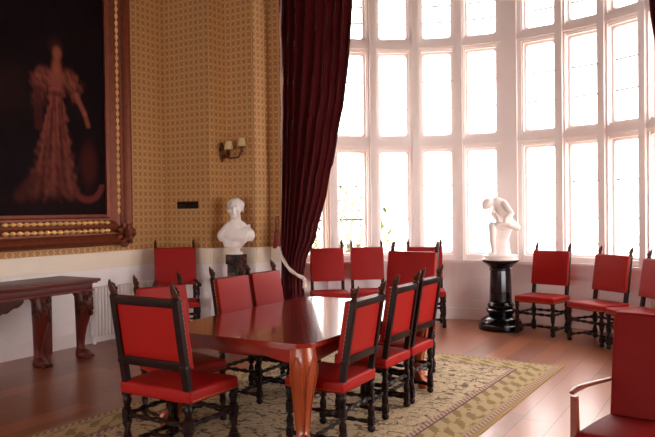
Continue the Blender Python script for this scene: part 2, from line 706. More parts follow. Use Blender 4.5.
cu = thing('curtain', 'long crimson velvet curtain gathered in a cream cord left of the bow window', 'curtain', (0, 0, 0))
mb, L, Rr = curtain(False, 7.62)
d = mb.build('drape', 'velvet', cu)
md = d.modifiers.new('thick', 'SOLIDIFY')
md.thickness = .012
tb = MB()
tb.tube([(interp(L, z) - .005, 7.57 + .01 * math.sin(z * 9), z) for z in [0.98 + 4.5 * i / 60 for i in range(61)]], .013, 6)
tb.build('braid_edging', 'braid', cu)
rp_ = MB()
pts = []
for i in range(25):
    s = i / 24
    pts.append((-5.27 + .40 * s, 7.50 - .06 * math.sin(PI * s), 1.12 - .40 * s ** .85 - .05 * math.sin(PI * s)))
rp_.tube(pts, .022, 8, twist=.9, amp=.2)
rp_.ball((-4.87, 7.50, .70), .03, 1)
rp_.lathe([(.012, -.12), (.03, -.10), (.02, -.02), (.025, 0)], (-4.865, 7.50, .70), 10)
rp_.build('tieback_cord', 'braid', cu)
tg = thing('curtain_tassel', 'faded red tassel hanging on the wallpaper beside the curtain cord', 'tassel', (-5.43, 7.70, 1.1))
tq = MB()
tq.tube([(0, .03, .42), (-.01, -.02, .40), (.0, -.03, .30), (.01, -.03, .2)], .012, 6)
tq.build('cord', 'tassel', tg)
tq = MB()
tq.ball((.01, -.03, .2), .035, 2)
tq.lathe([(.05, -.03), (.055, .0), (.035, .12), (.03, .18)], (.01, -.03, .02), 12)
tq.build('tuft', 'tassel', tg)
cu2 = thing('curtain', 'dark velvet curtain edge at the upper right margin of the bow window', 'curtain', (0, 0, 0))
mb, _, _ = curtain(True, 7.62)
d = mb.build('drape', 'velvet', cu2)
md = d.modifiers.new('thick', 'SOLIDIFY')
md.thickness = .012

# ------------------------------------------------------------------ chairs
HC = 1.115
FINIAL = .10


def shear(c, z0=.46, k=.165):
    c = c.copy()
    if c.z > z0:
        c.y -= (c.z - z0) * k
    return c


def leg_mb(x, y, h=.40, r=.021, up=None):
    m = MB()
    m.lathe([(.012, 0), (.024, .008), (.030, .022), (.028, .036), (.016, .05)], (x, y, 0), 12)
    m.box((x, y, .078), (.046, .046, .058), bevel=.004, seg=1)
    m.twist((x, y, .105), (x, y, .225), r)
    m.lathe([(.026, -.006), (.029, 0), (.026, .006)], (x, y, .11), 12)
    m.lathe([(.026, -.006), (.029, 0), (.026, .006)], (x, y, .222), 12)
    m.box((x, y, .258), (.046, .046, .062), bevel=.004, seg=1)
    m.lathe([(.018, .288), (.027, .296), (.018, .306), (.021, .325), (.029, .35), (.02, .372), (.026, .378), (.024, .385)], (x, y, 0), 12)
    m.box((x, y, (.38 + h) / 2 + .005), (.046, .046, h - .38 + .02), bevel=.003, seg=1)
    return m


def make_finial(s, ztop):
    """dark upright leaf with a carved scroll on its front side"""
    m = MB()
    m.lathe([(.020, 0), (.024, .006), (.015, .014), (.018, .022)], (0, 0, 0), 10)
    m.loft([(0, -.004, .016, .017, .016), (0, -.008, .036, .02, .016), (0, -.014, .058, .017, .013), (0, -.018, .08, .011, .009), (0, -.018, FINIAL, .003, .003)], 10)
    for y_, z_, r_ in ((.012, .026, .015), (.022, .042, .012), (.006, .05, .012), (.012, .064, .009), (.0, .074, .008)):
        m.ball((0, y_, z_), r_, 1, (1.25, 1, 1))
    m.bm.transform(Matrix.Translation((s, 0, ztop)))
    return m


def make_side_chair(label, W=.455, wide=.03, total=HC, seat=.47, arms=False, name='side_chair', cat='chair'):
    t = thing(name, label, cat)
    hw = W / 2
    fw = hw + wide / 2
    fy, ry = .195, -.205
    ptop = total - FINIAL
    # legs
    for sx in (-1, 1):
        leg_mb(sx * fw, fy).build('leg', 'oak', t)
        leg_mb(sx * hw, ry).build('leg', 'oak', t)
    # back posts with finials
    for sx in (-1, 1):
        m = MB()
        m.box((sx * hw, ry, (.41 + ptop) / 2), (.042, .042, ptop - .41), bevel=.004, seg=1)
        m.box((sx * hw, ry, .60), (.05, .048, .03), bevel=.008)
        bmesh.ops.subdivide_edges(m.bm, edges=[e for e in m.bm.edges if abs(e.verts[0].co.z - e.verts[1].co.z) > .2], cuts=10)
        m.fn(lambda c: shear(c))
        p = m.build('back_post', 'oak', t)
        f = make_finial(sx * hw, ptop)
        f.fn(lambda c: shear(Vector((c.x, c.y + ry, c.z))))
        f.build('finial', 'carve', p)
    # rails of the back
    pz0, pz1 = total * .525, ptop - .002
    m = MB().box((0, ry - .004, pz1 - .028), (W - .03, .03, .05), bevel=.006)
    m.fn(lambda c: shear(c)).build('top_rail', 'oak', t)
    m = MB().box((0, ry - .004, pz0 + .024), (W - .03, .03, .055), bevel=.006)
    m.fn(lambda c: shear(c)).build('lower_rail', 'oak', t)
    # leather back panel: padded front over the rails, flat leather at the rear
    m = MB()
    m.box((0, ry + .034, (pz0 + pz1) / 2), (W + .036, .052, pz1 - pz0 - .004), bevel=.012, seg=3)
    m.box((0, ry + .004, (pz0 + pz1) / 2), (W - .03, .02, pz1 - pz0 - .06), bevel=.004, seg=1)
    bmesh.ops.subdivide_edges(m.bm, edges=[e for e in m.bm.edges if abs(e.verts[0].co.z - e.verts[1].co.z) > .2], cuts=4)
    m.fn(lambda c: shear(c))
    b = m.build('backrest', 'leather', t)
    for sx in (-1, 1):
        m = MB().beads([(sx * (hw + .018), ry + .018, pz0 + .01), (sx * (hw + .018), ry + .018, pz1 - .01)], .03, .0048, .001)
        m.fn(lambda c: shear(c)).build('nail_trim', 'brass', b)
    # seat
    m = MB()
    m.box((0, -.005, seat - .04), (2 * fw + .05, .45, .08), bevel=.02, seg=3)
    def dome(c):
        c = c.copy()
        k = 1 + (c.y - .2) * (wide / .9)
        c.x *= k
        if c.z > seat - .03:
            c.z += .014 * (1 - (c.x / (fw + .03)) ** 2) * (1 - (c.y / .24) ** 2)
        return c
    bmesh.ops.subdivide_edges(m.bm, edges=[e for e in m.bm.edges if e.calc_length() > .2], cuts=5, use_grid_fill=True)
    m.fn(dome)
    s = m.build('seat', 'leather', t)
    kx = lambda y: (fw + .026) * (1 + (y - .2) * (wide / .9))
    m = MB().beads([(-kx(-.215), -.215, seat - .062), (-kx(.21), .21, seat - .062), (-fw - .015, .2205, seat - .062), (fw + .015, .2205, seat - .062), (kx(.21), .21, seat - .062), (kx(-.215), -.215, seat - .062)], .028, .0048, .001)
    m.build('nail_trim', 'brass', s)
    # stretchers
    for z in (.258, .075):
        for sx in (-1, 1):
            MB().twist((sx * fw, fy - .02, z), (sx * hw, ry + .02, z), .014).build('stretcher', 'oak', t)
    MB().twist((-fw + .02, fy, .258), (fw - .02, fy, .258), .015).build('stretcher', 'oak', t)
    MB().twist((-hw + .02, ry, .258), (hw - .02, ry, .258), .015).build('stretcher', 'oak', t)
    MB().twist((-fw + .03, -.005, .078), (fw - .03, -.005, .078), .014).build('stretcher', 'oak', t)
    if arms:
        for sx in (-1, 1):
            m = MB()
            pts = [(sx * hw, ry - .03, .70), (sx * (hw + .012), -.1, .705), (sx * (fw + .01), .05, .69), (sx * (fw + .015), .17, .685), (sx * (fw + .015), .225, .68), (sx * (fw + .015), .24, .66)]
            m.tube(pts, [.02, .02, .021, .024, .027, .016], 10)
            m.build('arm', 'oak', t)
            m = MB()
            m.twist((sx * fw, fy, .50), (sx * fw, fy, .62), .02)
            m.lathe([(.024, .43), (.026, .46), (.018, .47), (.027, .485), (.02, .50)], (sx * fw, fy, 0), 12)
            m.lathe([(.022, .61), (.028, .625), (.018, .64), (.024, .66), (.024, .675)], (sx * fw, fy, 0), 12)
            m.build('arm_support', 'oak', t)
    return t


GT = 'red leather side chairs around the dining table'
GB = 'red leather side chairs set along the bow window'
proto = make_side_chair('red leather side chair at the near end of the table, back turned to the viewer')
TOPO = .205 + (1.03 - .46) * .165


def place(o, top, f):
    L_ = math.hypot(*f)
    f = (f[0] / L_, f[1] / L_)
    return (top[0] + f[0] * TOPO, top[1] + f[1] * TOPO), face(*f)


def chair(label, top, f, group, z=0.0, scale=None):
    (x, y), rz = place(None, top, f)
    return dup(proto, label, (x, y, z), rz, group, scale)


RUGZ = .012
# near end of the table (prototype itself)
(x, y), rz = place(None, (-3.19, 3.09), (.0, 1))
proto.location = (x, y, RUGZ)
proto.rotation_euler = (0, 0, rz)
proto.scale = (1.17, 1.04, 1.045)
proto['group'] = GT
chair("red leather chair left of the table, nearest the viewer, seat clear of the tabletop", (-3.94, 3.99), (.96, -.25), GT, RUGZ, (.86, 1.12, .99))
chair('middle red leather chair on the left side of the table, back rising above the tabletop', (-3.90, 4.765), (1, 0), GT, RUGZ, (.89, 1, 1))
chair('farthest red leather chair on the left side of the table, beside the curtain foot', (-3.90, 5.26), (1, 0), GT, RUGZ, (.89, 1, 1))
chair('nearest red leather side chair on the right side of the table, behind the front leg', (-2.17, 4.14), (-1, -.04), GT, RUGZ, (.96, 1, .98))
chair('middle red leather side chair in the row on the right side of the table', (-2.22, 4.86), (-1, 0), GT, RUGZ, (.86, 1, .99))
chair('farthest red leather chair on the right side of the table, by the far leg', (-2.22, 5.345), (-1, 0), GT, RUGZ, (.86, 1, 1))


def bay(label, X, Y, h=1.0, f=None, w=1.0):   # camera-frame point of the chair's back top
    c, s = math.cos(TH), math.sin(TH)
    p = (X * c - Y * s, X * s + Y * c)
    f = f or (CX - p[0], CY - p[1])
    return chair(label, p, f, GB, 0.0, (w, 1, h))


bay('red leather side chair under the bow window, right beside the curtain', -.02, 9.60, 1.06, (.62, -.78), .94)
bay('red leather side chair under the bow window, second from the curtain', .545, 9.74, 1.06, (.60, -.80), .94)
bay('red leather chair under the bow window, behind the head of table armchair', 1.36, 9.72, 1.055)
bay('red leather side chair beside the black statue pedestal, right of centre', 2.93, 8.98, 1.025)
bay('red leather side chair second to the right of the black statue pedestal, turned left', 3.44, 8.26, 1.01)
bay('red leather side chair cut by the right edge of the photo, behind the near armchair', 3.66, 7.55)

# armchairs
ac = make_side_chair('tall red leather armchair against the gold wallpaper below the dark wall plaque', W=.49, total=1.235, arms=True, name='armchair', cat='armchair')
(x, y), rz = place(None, (-6.40, 6.74), (.72, -.70))
ac.location = (x, y, 0)
ac.rotation_euler = (0, 0, rz)
ac['group'] = 'tall red leather armchairs'
(x, y), rz = place(None, (-2.81, 6.33), (-.06, -1))
dup(ac, 'tall red leather armchair at the far head of the table, facing the viewer', (x, y, RUGZ), rz, 'tall red leather armchairs', (1.0, 1, 1.03))

# near right plain armchair
ga = thing('open_armchair', 'plain open armchair with shade-darkened red upholstery and bare wooden arms, right foreground', 'armchair', (-.43, 3.69, 0), face(-.20, -.98))
for sx in (-1, 1):
    m = MB()
    m.loft([(sx * .27, .12, 0, .015, .016), (sx * .275, .12, .25, .019, .02), (sx * .28, .125, .44, .021, .022), (sx * .28, .13, .645, .017, .019)], 12, n=.5)
    m.build('leg', 'armwood', ga)
    m = MB()
    m.loft([(sx * .22, -.30, 0, .018, .02), (sx * .225, -.24, .3, .022, .025), (sx * .225, -.23, .46, .024, .028)], 12, n=.5)
    m.build('leg', 'armwood', ga)
    m = MB()
    pts = [(sx * .25, -.27, .655), (sx * .262, -.14, .665), (sx * .278, .0, .674), (sx * .283, .10, .675), (sx * .282, .155, .662)]
    m.tube(pts, [.014, .015, .017, .021, .014], 10)
    m.fn(lambda c: Vector((c.x, c.y, .67 + (c.z - .67) * .7)))
    m.build('arm', 'armwood', ga)
m = MB()
m.box((0, -.03, .38), (.50, .44, .06), bevel=.008)
m.build('seat_frame', 'armwood', ga)
m = MB()
m.box((0, -.02, .435), (.51, .47, .09), bevel=.035, seg=4)
bmesh.ops.subdivide_edges(m.bm, edges=[e for e in m.bm.edges if e.calc_length() > .2], cuts=5, use_grid_fill=True)
m.fn(lambda c: Vector((c.x, c.y, c.z + (.03 * (1 - (c.x / .28) ** 2) * (1 - (c.y / .28) ** 2) if c.z > .45 else 0))))
m.build('seat', 'leather_shaded', ga)
m = MB()
m.box((0, -.235, .735), (.47, .06, .58), bevel=.022, seg=3)
bmesh.ops.subdivide_edges(m.bm, edges=[e for e in m.bm.edges if e.calc_length() > .2], cuts=5, use_grid_fill=True)
m.fn(lambda c: shear(Vector((c.x * (1 + .06 * (c.z - .5)), c.y, c.z)), .42, .16))
m.build('backrest', 'leather_shaded', ga)

# ------------------------------------------------------------------ dining table
TX0, TX1, TY0, TY1, TZ = -3.69, -2.34, 3.63, 5.74, .752
dt = thing('dining_table', 'long polished mahogany dining table with carved cabriole legs on the patterned rug', 'table', ((TX0 + TX1) / 2, (TY0 + TY1) / 2, RUGZ))
TZ -= RUGZ
hx, hy = (TX1 - TX0) / 2, (TY1 - TY0) / 2


def outline(off, r=.13):
    a, b = hx - off, hy - off
    pts = []
    for sx, sy, a0 in ((1, 1, 0), (-1, 1, 90), (-1, -1, 180), (1, -1, 270)):
        # cut, softly bulging corner
        for i in range(7):
            t_ = R(a0 + 90 * i / 6)
            pts.append((sx * (a - r) + r * math.cos(t_), sy * (b - r) + r * math.sin(t_)))
    # slightly bowed ends
    return [(x_, y_ + (.03 * (1 - (x_ / a) ** 2)) * (1 if y_ > 0 else -1) * (1 if abs(y_) > b - .02 else 0)) for x_, y_ in pts]


m = MB()
for off, z0, z1 in ((.006, TZ - .006, TZ), (0, TZ - .024, TZ - .006), (.012, TZ - .032, TZ - .024), (.03, TZ - .045, TZ - .032)):
    m.prism(outline(off), z0, z1)
m.build('tabletop', 'mahogany', dt, angle=30)
# apron with arched lower edge
m = MB()


def apron(p0, p1, nrm):
    p0, p1 = Vector(p0), Vector(p1)
    n = 24
    bm = m.bm
    prev = None
    for i in range(n + 1):
        s = i / n
        p = p0.lerp(p1, s)
        e = abs(2 * s - 1)
        drop = .075 + .05 * max(0, (e - .55) / .45) ** 1.5 + .008 * math.cos(e * 9)
        q = [Vector((p.x, p.y, TZ - .045)), Vector((p.x, p.y, TZ - .045 - drop)), Vector((p.x - nrm[0] * .025, p.y - nrm[1] * .025, TZ - .045 - drop)), Vector((p.x - nrm[0] * .025, p.y - nrm[1] * .025, TZ - .045))]
        vs = [bm.verts.new(v_) for v_ in q]
        if prev:
            for k in range(4):
                bm.faces.new((prev[k], prev[(k + 1) % 4], vs[(k + 1) % 4], vs[k]))
        else:
            bm.faces.new(vs)
        prev = vs
    bm.faces.new(list(reversed(prev)))


ax, ay = hx - .07, hy - .07
apron((-ax, -ay, 0), (ax, -ay, 0), (0, -1))
apron((-ax, ay, 0), (ax, ay, 0), (0, 1))
apron((-ax, -ay, 0), (-ax, ay, 0), (-1, 0))
apron((ax, -ay, 0), (ax, ay, 0), (1, 0))
m.build('apron', 'mahogany', dt)
for sx in (-1, 1):
    for sy in (-1, 1):
        m = MB()
        bx_, by_ = sx * (hx - .115), sy * (hy - .115)
        k = .7071
        prof = [(.035, 0.0, .035), (.05, .03, .058), (.045, .065, .062), (.01, .10, .045), (-.012, .15, .040), (-.018, .22, .043), (-.012, .30, .05), (.0, .38, .058), (.014, .46, .068), (.026, .54, .080), (.03, .60, .086), (.022, .65, .084), (.008, TZ - .03, .078)]
        m.loft([(bx_ + sx * k * o_, by_ + sy * k * o_, z, r_, r_) for o_, z, r_ in prof], 16, n=.8)
        # scroll toe
        m.tube([Vector((bx_ + sx * k * (.05 + .05 * math.cos(a)), by_ + sy * k * (.05 + .05 * math.cos(a)), .075 + .045 * math.sin(a))) for a in [R(-60 + 30 * i) for i in range(9)]], .026, 8)
        lg = m.build('leg', 'mahogany_leg', dt)
        # raised carved scroll mouldings on the outer faces
        m = MB()
        for (dx_, dy_) in ((sx, 0), (0, sy)):
            tx, ty = -dy_, dx_
            for w_ in (-1, 1):
                pts = []
                for q in range(16):
                    z = .16 + (.65 - .16) * q / 15
                    o_ = [p for p in prof]
                    # interpolate profile
                    for (a1_, z1_, r1_), (a2_, z2_, r2_) in zip(prof, prof[1:]):
                        if z1_ <= z <= z2_:
                            f_ = (z - z1_) / (z2_ - z1_)
                            oo_, rr_ = a1_ + (a2_ - a1_) * f_, r1_ + (r2_ - r1_) * f_
                            break
                    sp = (.62 if q < 11 else .62 * math.cos((q - 11) / 4 * 1.5)) * rr_
                    pts.append((bx_ + sx * k * oo_ + dx_ * rr_ * .93 + tx * w_ * sp, by_ + sy * k * oo_ + dy_ * rr_ * .93 + ty * w_ * sp, z))
                m.tube(pts, [.006 + .005 * q / 15 for q in range(16)], 6)
        m.build('carved_scroll', 'mahogany_leg', lg)

# ------------------------------------------------------------------ rug
RX, RY, RW, RL = -2.98, 4.35, 2.75, 5.6
t = NT('patterned_rug')
v, x, y, z = t.coords('Object')
ax_ = t.math('SUBTRACT', RW / 2, t.math('ABSOLUTE', x))
ay_ = t.math('SUBTRACT', RL / 2, t.math('ABSOLUTE', y))
dd = t.math('MINIMUM', ax_, ay_)
nz1 = t.noise(v, 30, 4, .65)
vo = t.n('ShaderNodeTexVoronoi', feature='DISTANCE_TO_EDGE')
vo.inputs['Scale'].default_value = 9.5
rm = t.n('ShaderNodeMapping')
rm.inputs['Scale'].default_value = (1.25, .72, 1)
t.l(v, rm.inputs['Vector'])
t.l(rm.outputs[0], vo.inputs['Vector'])
vo.inputs['Randomness'].default_value = .75
vc = t.n('ShaderNodeTexVoronoi')
vc.inputs['Scale'].default_value = 17
t.l(v, vc.inputs['Vector'])
line = t.math('LESS_THAN', t.math('ADD', vo.outputs['Distance'], t.math('MULTIPLY', t.math('SUBTRACT', nz1, .5), .16)), .045)
flower = t.math('LESS_THAN', t.math('ADD', vc.outputs['Distance'], t.math('MULTIPLY', nz1, .35)), .40)
yj = t.math('ADD', t.math('MULTIPLY', y, 6.0), t.math('MULTIPLY', t.noise(v, 5, 2), 3.0))
xj = t.math('ADD', t.math('MULTIPLY', x, 4.5), t.math('MULTIPLY', t.noise(v, 7, 2), 3.0))
d1 = t.math('MULTIPLY', t.math('LESS_THAN', t.math('FRACT', yj), .2), t.math('GREATER_THAN', t.noise(v, 10, 2), .47))
d2 = t.math('MULTIPLY', t.math('LESS_THAN', t.math('FRACT', xj), .16), t.math('GREATER_THAN', t.noise(v, 9, 2), .5))
dash = t.math('MAXIMUM', d1, d2)
field = t.mix(nz1, S(172, 146, 110), S(212, 190, 152))
field = t.mix(t.math('MULTIPLY', flower, .55), field, S(156, 118, 82))
field = t.mix(t.math('MULTIPLY', line, .35), field, S(88, 52, 42))
field = t.mix(t.math('MULTIPLY', dash, .85), field, S(88, 54, 44))
# border band motif: repeated rosettes along the edge
al = t.math('ADD', x, y)
mo = t.math('MULTIPLY', t.math('SINE', t.math('MULTIPLY', al, 2 * PI / .22)), t.math('SINE', t.math('MULTIPLY', dd, 2 * PI / .26)))
mo = t.math('GREATER_THAN', t.math('ADD', mo, t.math('MULTIPLY', t.math('SUBTRACT', nz1, .5), 3.2)), .15)
band = t.mix(mo, S(180, 152, 110), S(134, 112, 62))
sm = t.math('GREATER_THAN', t.math('SINE', t.math('MULTIPLY', al, 2 * PI / .06)), 0)
stripe = t.mix(sm, S(184, 152, 134), S(138, 98, 84))


def step(edge):
    return t.math('GREATER_THAN', dd, edge)


c_ = t.mix(step(.035), S(156, 126, 80), stripe)
c_ = t.mix(step(.075), c_, S(166, 142, 98))
c_ = t.mix(step(.10), c_, band)
c_ = t.mix(step(.36), c_, S(96, 62, 50))
c_ = t.mix(step(.375), c_, stripe)
c_ = t.mix(step(.425), c_, field)
t.l(c_, t.b.inputs['Base Color'])
t.b.inputs['Roughness'].default_value = .95
t.bump(nz1, .4, .004)
M['rug'] = t.m
rg = MB().box((0, 0, .006), (RW, RL, .012), bevel=.003, seg=1).build('rug', 'rug', smooth=False)
rg.location = (RX, RY, 0)
rg.rotation_euler = (0, 0, R(-1.5))
tag(rg, 'large beige and brown patterned rug with a flowered border under the dining table', 'rug')

# ------------------------------------------------------------------ console table
ct = thing('console_table', 'dark carved walnut console table with lion legs along the left wall below the painting', 'console table', (XL, 0, 0))
CD, CY0, CY1, CZ = .68, 2.95, 5.30, .87
m = MB()
m.box((.04 + CD / 2, (CY0 + CY1) / 2, CZ - .016), (CD, CY1 - CY0, .032), bevel=.008)
m.box((.04 + CD / 2 - .01, (CY0 + CY1) / 2, CZ - .04), (CD - .03, CY1 - CY0 - .04, .02), bevel=.006)
m.build('tabletop', 'console', ct)
m = MB()
m.box((.04 + CD / 2 - .02, (CY0 + CY1) / 2, CZ - .085), (CD - .09, CY1 - CY0 - .12, .09), bevel=.012)
m.box((.04 + CD / 2 - .02, (CY0 + CY1) / 2, CZ - .13), (CD - .07, CY1 - CY0 - .10, .02), bevel=.008)
m.build('apron', 'console', ct)
m = MB()
ap = []
n = 40
ya, yb = CY0 + .35, CY1 - .93
for i in range(n + 1):
    s = i / n
    ap.append((ya + (yb - ya) * s, -.03 - .13 * math.sin(PI * s) - .022 * abs(math.sin(9 * PI * s))))
pts = [(yb, .0)] + [(ya, 0)] + ap
m.prism(pts, 0, .03, Matrix.Translation((.04 + CD - .09, 0, CZ - .135)) @ Matrix(((0, 0, 1, 0), (1, 0, 0, 0), (0, 1, 0, 0), (0, 0, 0, 1))))
m.build('carved_valance', 'carve', ct)


def lion_leg(xx, yy):
    m = MB()
    rr = [(0, 0, .0, .075, .06), (.01, 0, .03, .10, .072), (.005, 0, .07, .09, .066), (-.025, 0, .10, .052, .046), (-.03, 0, .16, .046, .044), (-.025, 0, .24, .052, .05), (-.012, 0, .34, .064, .060), (.01, 0, .44, .082, .074), (.025, 0, .54, .10, .085), (.03, 0, .62, .105, .09), (.02, 0, .68, .10, .088), (-.005, 0, .72, .11, .095), (-.005, 0, .745, .115, .10)]
    m.loft([(xx + a, yy + b, z, c, d) for a, b, z, c, d in rr], 16)
    for i in range(-1, 2):
        m.ball((xx + .10, yy + i * .045, .024), .027, 1, (1.5, .9, .9))
    o = m.build('leg', 'console', ct)
    m = MB()
    for i in range(30):
        a = R(-95 + 190 * random.random())
        z = .48 + .24 * random.random()
        m.ball((xx + .025 + .095 * math.cos(a), yy + .083 * math.sin(a), z), .022, 1, (1, 1, 1.5))
    m.build('carved_mane', 'carve', o)


for yy in (5.14, 4.60, 3.2):
    lion_leg(.59, yy)
for yy in (5.06, 3.2):
    m = MB()
    m.box((.09, yy, .37), (.06, .1, .74), bevel=.006)
    m.build('back_leg', 'console', ct)

# ------------------------------------------------------------------ radiator
rd = thing('radiator', 'white ribbed radiator on the left wall behind the near chair', 'radiator', (XL + .10, 5.72, 0))
n = 20
for i in range(n):
    m = MB()
    y_ = i * .05
    m.box((.0, y_, .39), (.10, .038, .60), bevel=.016, seg=3)
    m.build('column', 'radiator', rd)
for yy in (.0, .95):
    m = MB()
    m.loft([(0, yy, 0, .026, .02), (0, yy, .03, .024, .018), (0, yy, .10, .02, .016)], 10)
    m.build('foot', 'radiator', rd)
m = MB()
m.tube([(0, -.02, .64), (0, .97, .64)], .018, 8)
m.tube([(0, -.02, .14), (0, .97, .14)], .018, 8)
m.build('pipe', 'radiator', rd)

# ------------------------------------------------------------------ painting
pt = thing('painting', 'huge dark full length portrait of a woman in a gown, gilt framed, left wall', 'painting', (XL, 0, 0))
cy0, cy1, cz0, cz1 = 4.50, 5.97, 1.58, 4.55
FW = .39
# canvas with a painted figure (colours of the painting itself)
ny, nzz = 110, 220
me = D.meshes.new('canvas')
vsx, fcs = [], []
for j in range(nzz + 1):
    for i in range(ny + 1):
        vsx.append((.05, cy0 + (cy1 - cy0) * i / ny, cz0 + (cz1 - cz0) * j / nzz))
for j in range(nzz):
    for i in range(ny):
        a = j * (ny + 1) + i
        fcs.append((a, a + 1, a + ny + 2, a + ny + 1))
me.from_pydata(vsx, [], fcs)
ca = me.color_attributes.new('paint', 'FLOAT_COLOR', 'POINT')


def sm(e0, e1, v_):
    v_ = max(0, min(1, (v_ - e0) / (e1 - e0)))
    return v_ * v_ * (3 - 2 * v_)


def mixc(a, b, f_):
    return tuple(p + (q - p) * f_ for p, q in zip(a, b))


def ell(y_, z_, cy, cz, ry, rz_, soft=.35):
    return 1 - sm(1 - soft, 1 + soft, math.hypot((y_ - cy) / ry, (z_ - cz) / rz_))


def seg_d(y_, z_, p, q):
    px, pz = q[0] - p[0], q[1] - p[1]
    t_ = max(0, min(1, ((y_ - p[0]) * px + (z_ - p[1]) * pz) / (px * px + pz * pz)))
    return math.hypot(y_ - p[0] - px * t_, z_ - p[1] - pz * t_)


bgc = S(20, 8, 13)[:3]
skin, gown, gown_d = S(140, 74, 56)[:3], S(128, 66, 54)[:3], S(66, 28, 25)[:3]
cols_ = []
F0 = 5.27
for (xx, y_, z_) in vsx:
    nz_ = .5 + .25 * math.sin(y_ * 11 + 3 * math.sin(z_ * 5)) + .25 * math.sin(z_ * 7 + 2 * math.sin(y_ * 9))
    c = tuple(k * (.7 + .6 * nz_) for k in bgc)
    # hint of landscape, column, floor
    c = mixc(c, S(38, 18, 16)[:3], .7 * (1 - sm(4.75, 4.95, y_)) * sm(2.5, 2.9, z_) * (1 - sm(3.0, 3.4, z_)))
    c = mixc(c, S(34, 14, 16)[:3], .5 * (1 - sm(1.75, 1.9, z_)))
    # draped stool and shawl lower right
    c = mixc(c, S(72, 28, 24)[:3], .7 * ell(y_, z_, 5.72, 2.2, .12, .25, .6))
    dr = abs(math.hypot((y_ - 5.70), (z_ - 1.98)) - .22)
    c = mixc(c, S(104, 46, 38)[:3], .8 * (1 - sm(.02, .06, dr)) * (1 if z_ < 1.95 else 0))
    wob = .02 * math.sin(z_ * 23 + 5 * math.sin(y_ * 13)) + .015 * math.sin(z_ * 51 + y_ * 31)
    # skirt
    if 1.70 < z_ < 3.06:
        h_ = (3.06 - z_) / 1.34
        hwid = .10 + .28 * h_ ** 1.2
        cen = F0 - .05 * h_
        f_ = 1 - sm(hwid * .7, hwid * 1.2, abs(y_ - cen + wob))
        fold = .5 + .3 * math.sin((y_ - cen) / hwid * 8 + h_ * 3 + wob * 30) + .2 * math.sin((y_ - cen) / hwid * 19 - h_ * 5)
        c = mixc(c, mixc(gown_d, gown, max(0, fold) * (1.05 - .55 * h_)), f_ * sm(1.70, 1.90, z_ + wob))
    c = mixc(c, gown_d, .8 * (1 - sm(.03, .12, seg_d(y_, z_, (F0 - .3, 2.0), (4.78, 1.80)))))
    # sleeves, bodice, sash
    for cy_, cz_, a_, b_, k_ in ((F0 - .15, 3.18, .12, .09, .9), (F0 - .22, 3.08, .10, .11, .8), (F0 - .24, 2.93, .07, .10, .6),
                                 (F0 + .16, 3.19, .12, .09, .9), (F0 + .24, 3.10, .11, .10, .8), (F0 + .27, 2.98, .07, .07, .6)):
        c = mixc(c, mixc(gown_d, gown, .35 + .65 * (.5 + .5 * math.sin(y_ * 70 + z_ * 40 + wob * 60))), k_ * ell(y_ + wob, z_, cy_, cz_, a_, b_, .7))
    c = mixc(c, gown, .9 * ell(y_, z_, F0, 3.13, .095, .16, .5))
    c = mixc(c, S(60, 24, 28)[:3], .7 * ell(y_, z_, F0, 2.99, .09, .03, .6))
    # arms
    c = mixc(c, skin, .75 * (1 - sm(.015, .05, seg_d(y_, z_, (F0 + .28, 3.0), (F0 + .40, 2.80)))))
    c = mixc(c, skin, .7 * (1 - sm(.015, .045, seg_d(y_, z_, (F0 + .40, 2.80), (F0 + .45, 2.66)))))
    c = mixc(c, gown_d, .8 * (1 - sm(.03, .08, seg_d(y_, z_, (F0 - .25, 3.0), (F0 - .24, 2.6)))))
    # neck and head, dark dressed hair
    c = mixc(c, skin, .8 * ell(y_, z_, F0 + .01, 3.31, .06, .10, .6))
    c = mixc(c, S(46, 20, 20)[:3], ell(y_, z_, F0 + .0, 3.54, .10, .11, .5))
    c = mixc(c, skin, .85 * ell(y_, z_, F0 + .02, 3.46, .06, .08, .5))
    cols_.extend((*c, 1.0))
ca.data.foreach_set('color', cols_)
t = NT('oil_canvas')
at_ = t.n('ShaderNodeVertexColor', layer_name='paint')
t.l(at_.outputs[0], t.b.inputs['Base Color'])
t.b.inputs['Roughness'].default_value = .6
t.b.inputs['Specular IOR Level'].default_value = .05
me.materials.append(t.m)
cv = D.objects.new('canvas', me)
COL.objects.link(cv)
cv.parent = pt
# frame moulding: concentric profile rings (offset outward, height from wall)
prof = [(0, .05), (0, .075), (.035, .085), (.05, .07), (.075, .075), (.11, .12), (.15, .135), (.19, .12), (.22, .085), (.25, .09), (.29, .13), (.33, .15), (.37, .13), (.39, .08), (.39, .0)]
m = MB()
prev = None
for off, h_ in prof:
    vs = [m.bm.verts.new((h_, yy, zz)) for yy, zz in ((cy0 - off, cz0 - off), (cy1 + off, cz0 - off), (cy1 + off, cz1 + off), (cy0 - off, cz1 + off))]
    if prev:
        for k in range(4):
            m.bm.faces.new((prev[k], prev[(k + 1) % 4], vs[(k + 1) % 4], vs[k]))
    prev = vs
m.build('frame', 'gilt', pt, angle=20)
for off, h_, r_, side in ((.10, .125, .024, 0), (.2, .13, .026, 0), (.14, .13, .022, 1), (.2, .13, .026, 2), (.14, .13, .022, 3)):
    q = [((h_, cy0, cz0 - off), (h_, cy1, cz0 - off)), ((h_, cy1 + off, cz0), (h_, cy1 + off, cz1)), ((h_, cy0, cz1 + off), (h_, cy1, cz1 + off)), ((h_, cy0 - off, cz0), (h_, cy0 - off, cz1))][side]
    MB().beads(q, .088, r_ * 1.1, .004).build('gilt_beading', 'gilt_bead', pt)
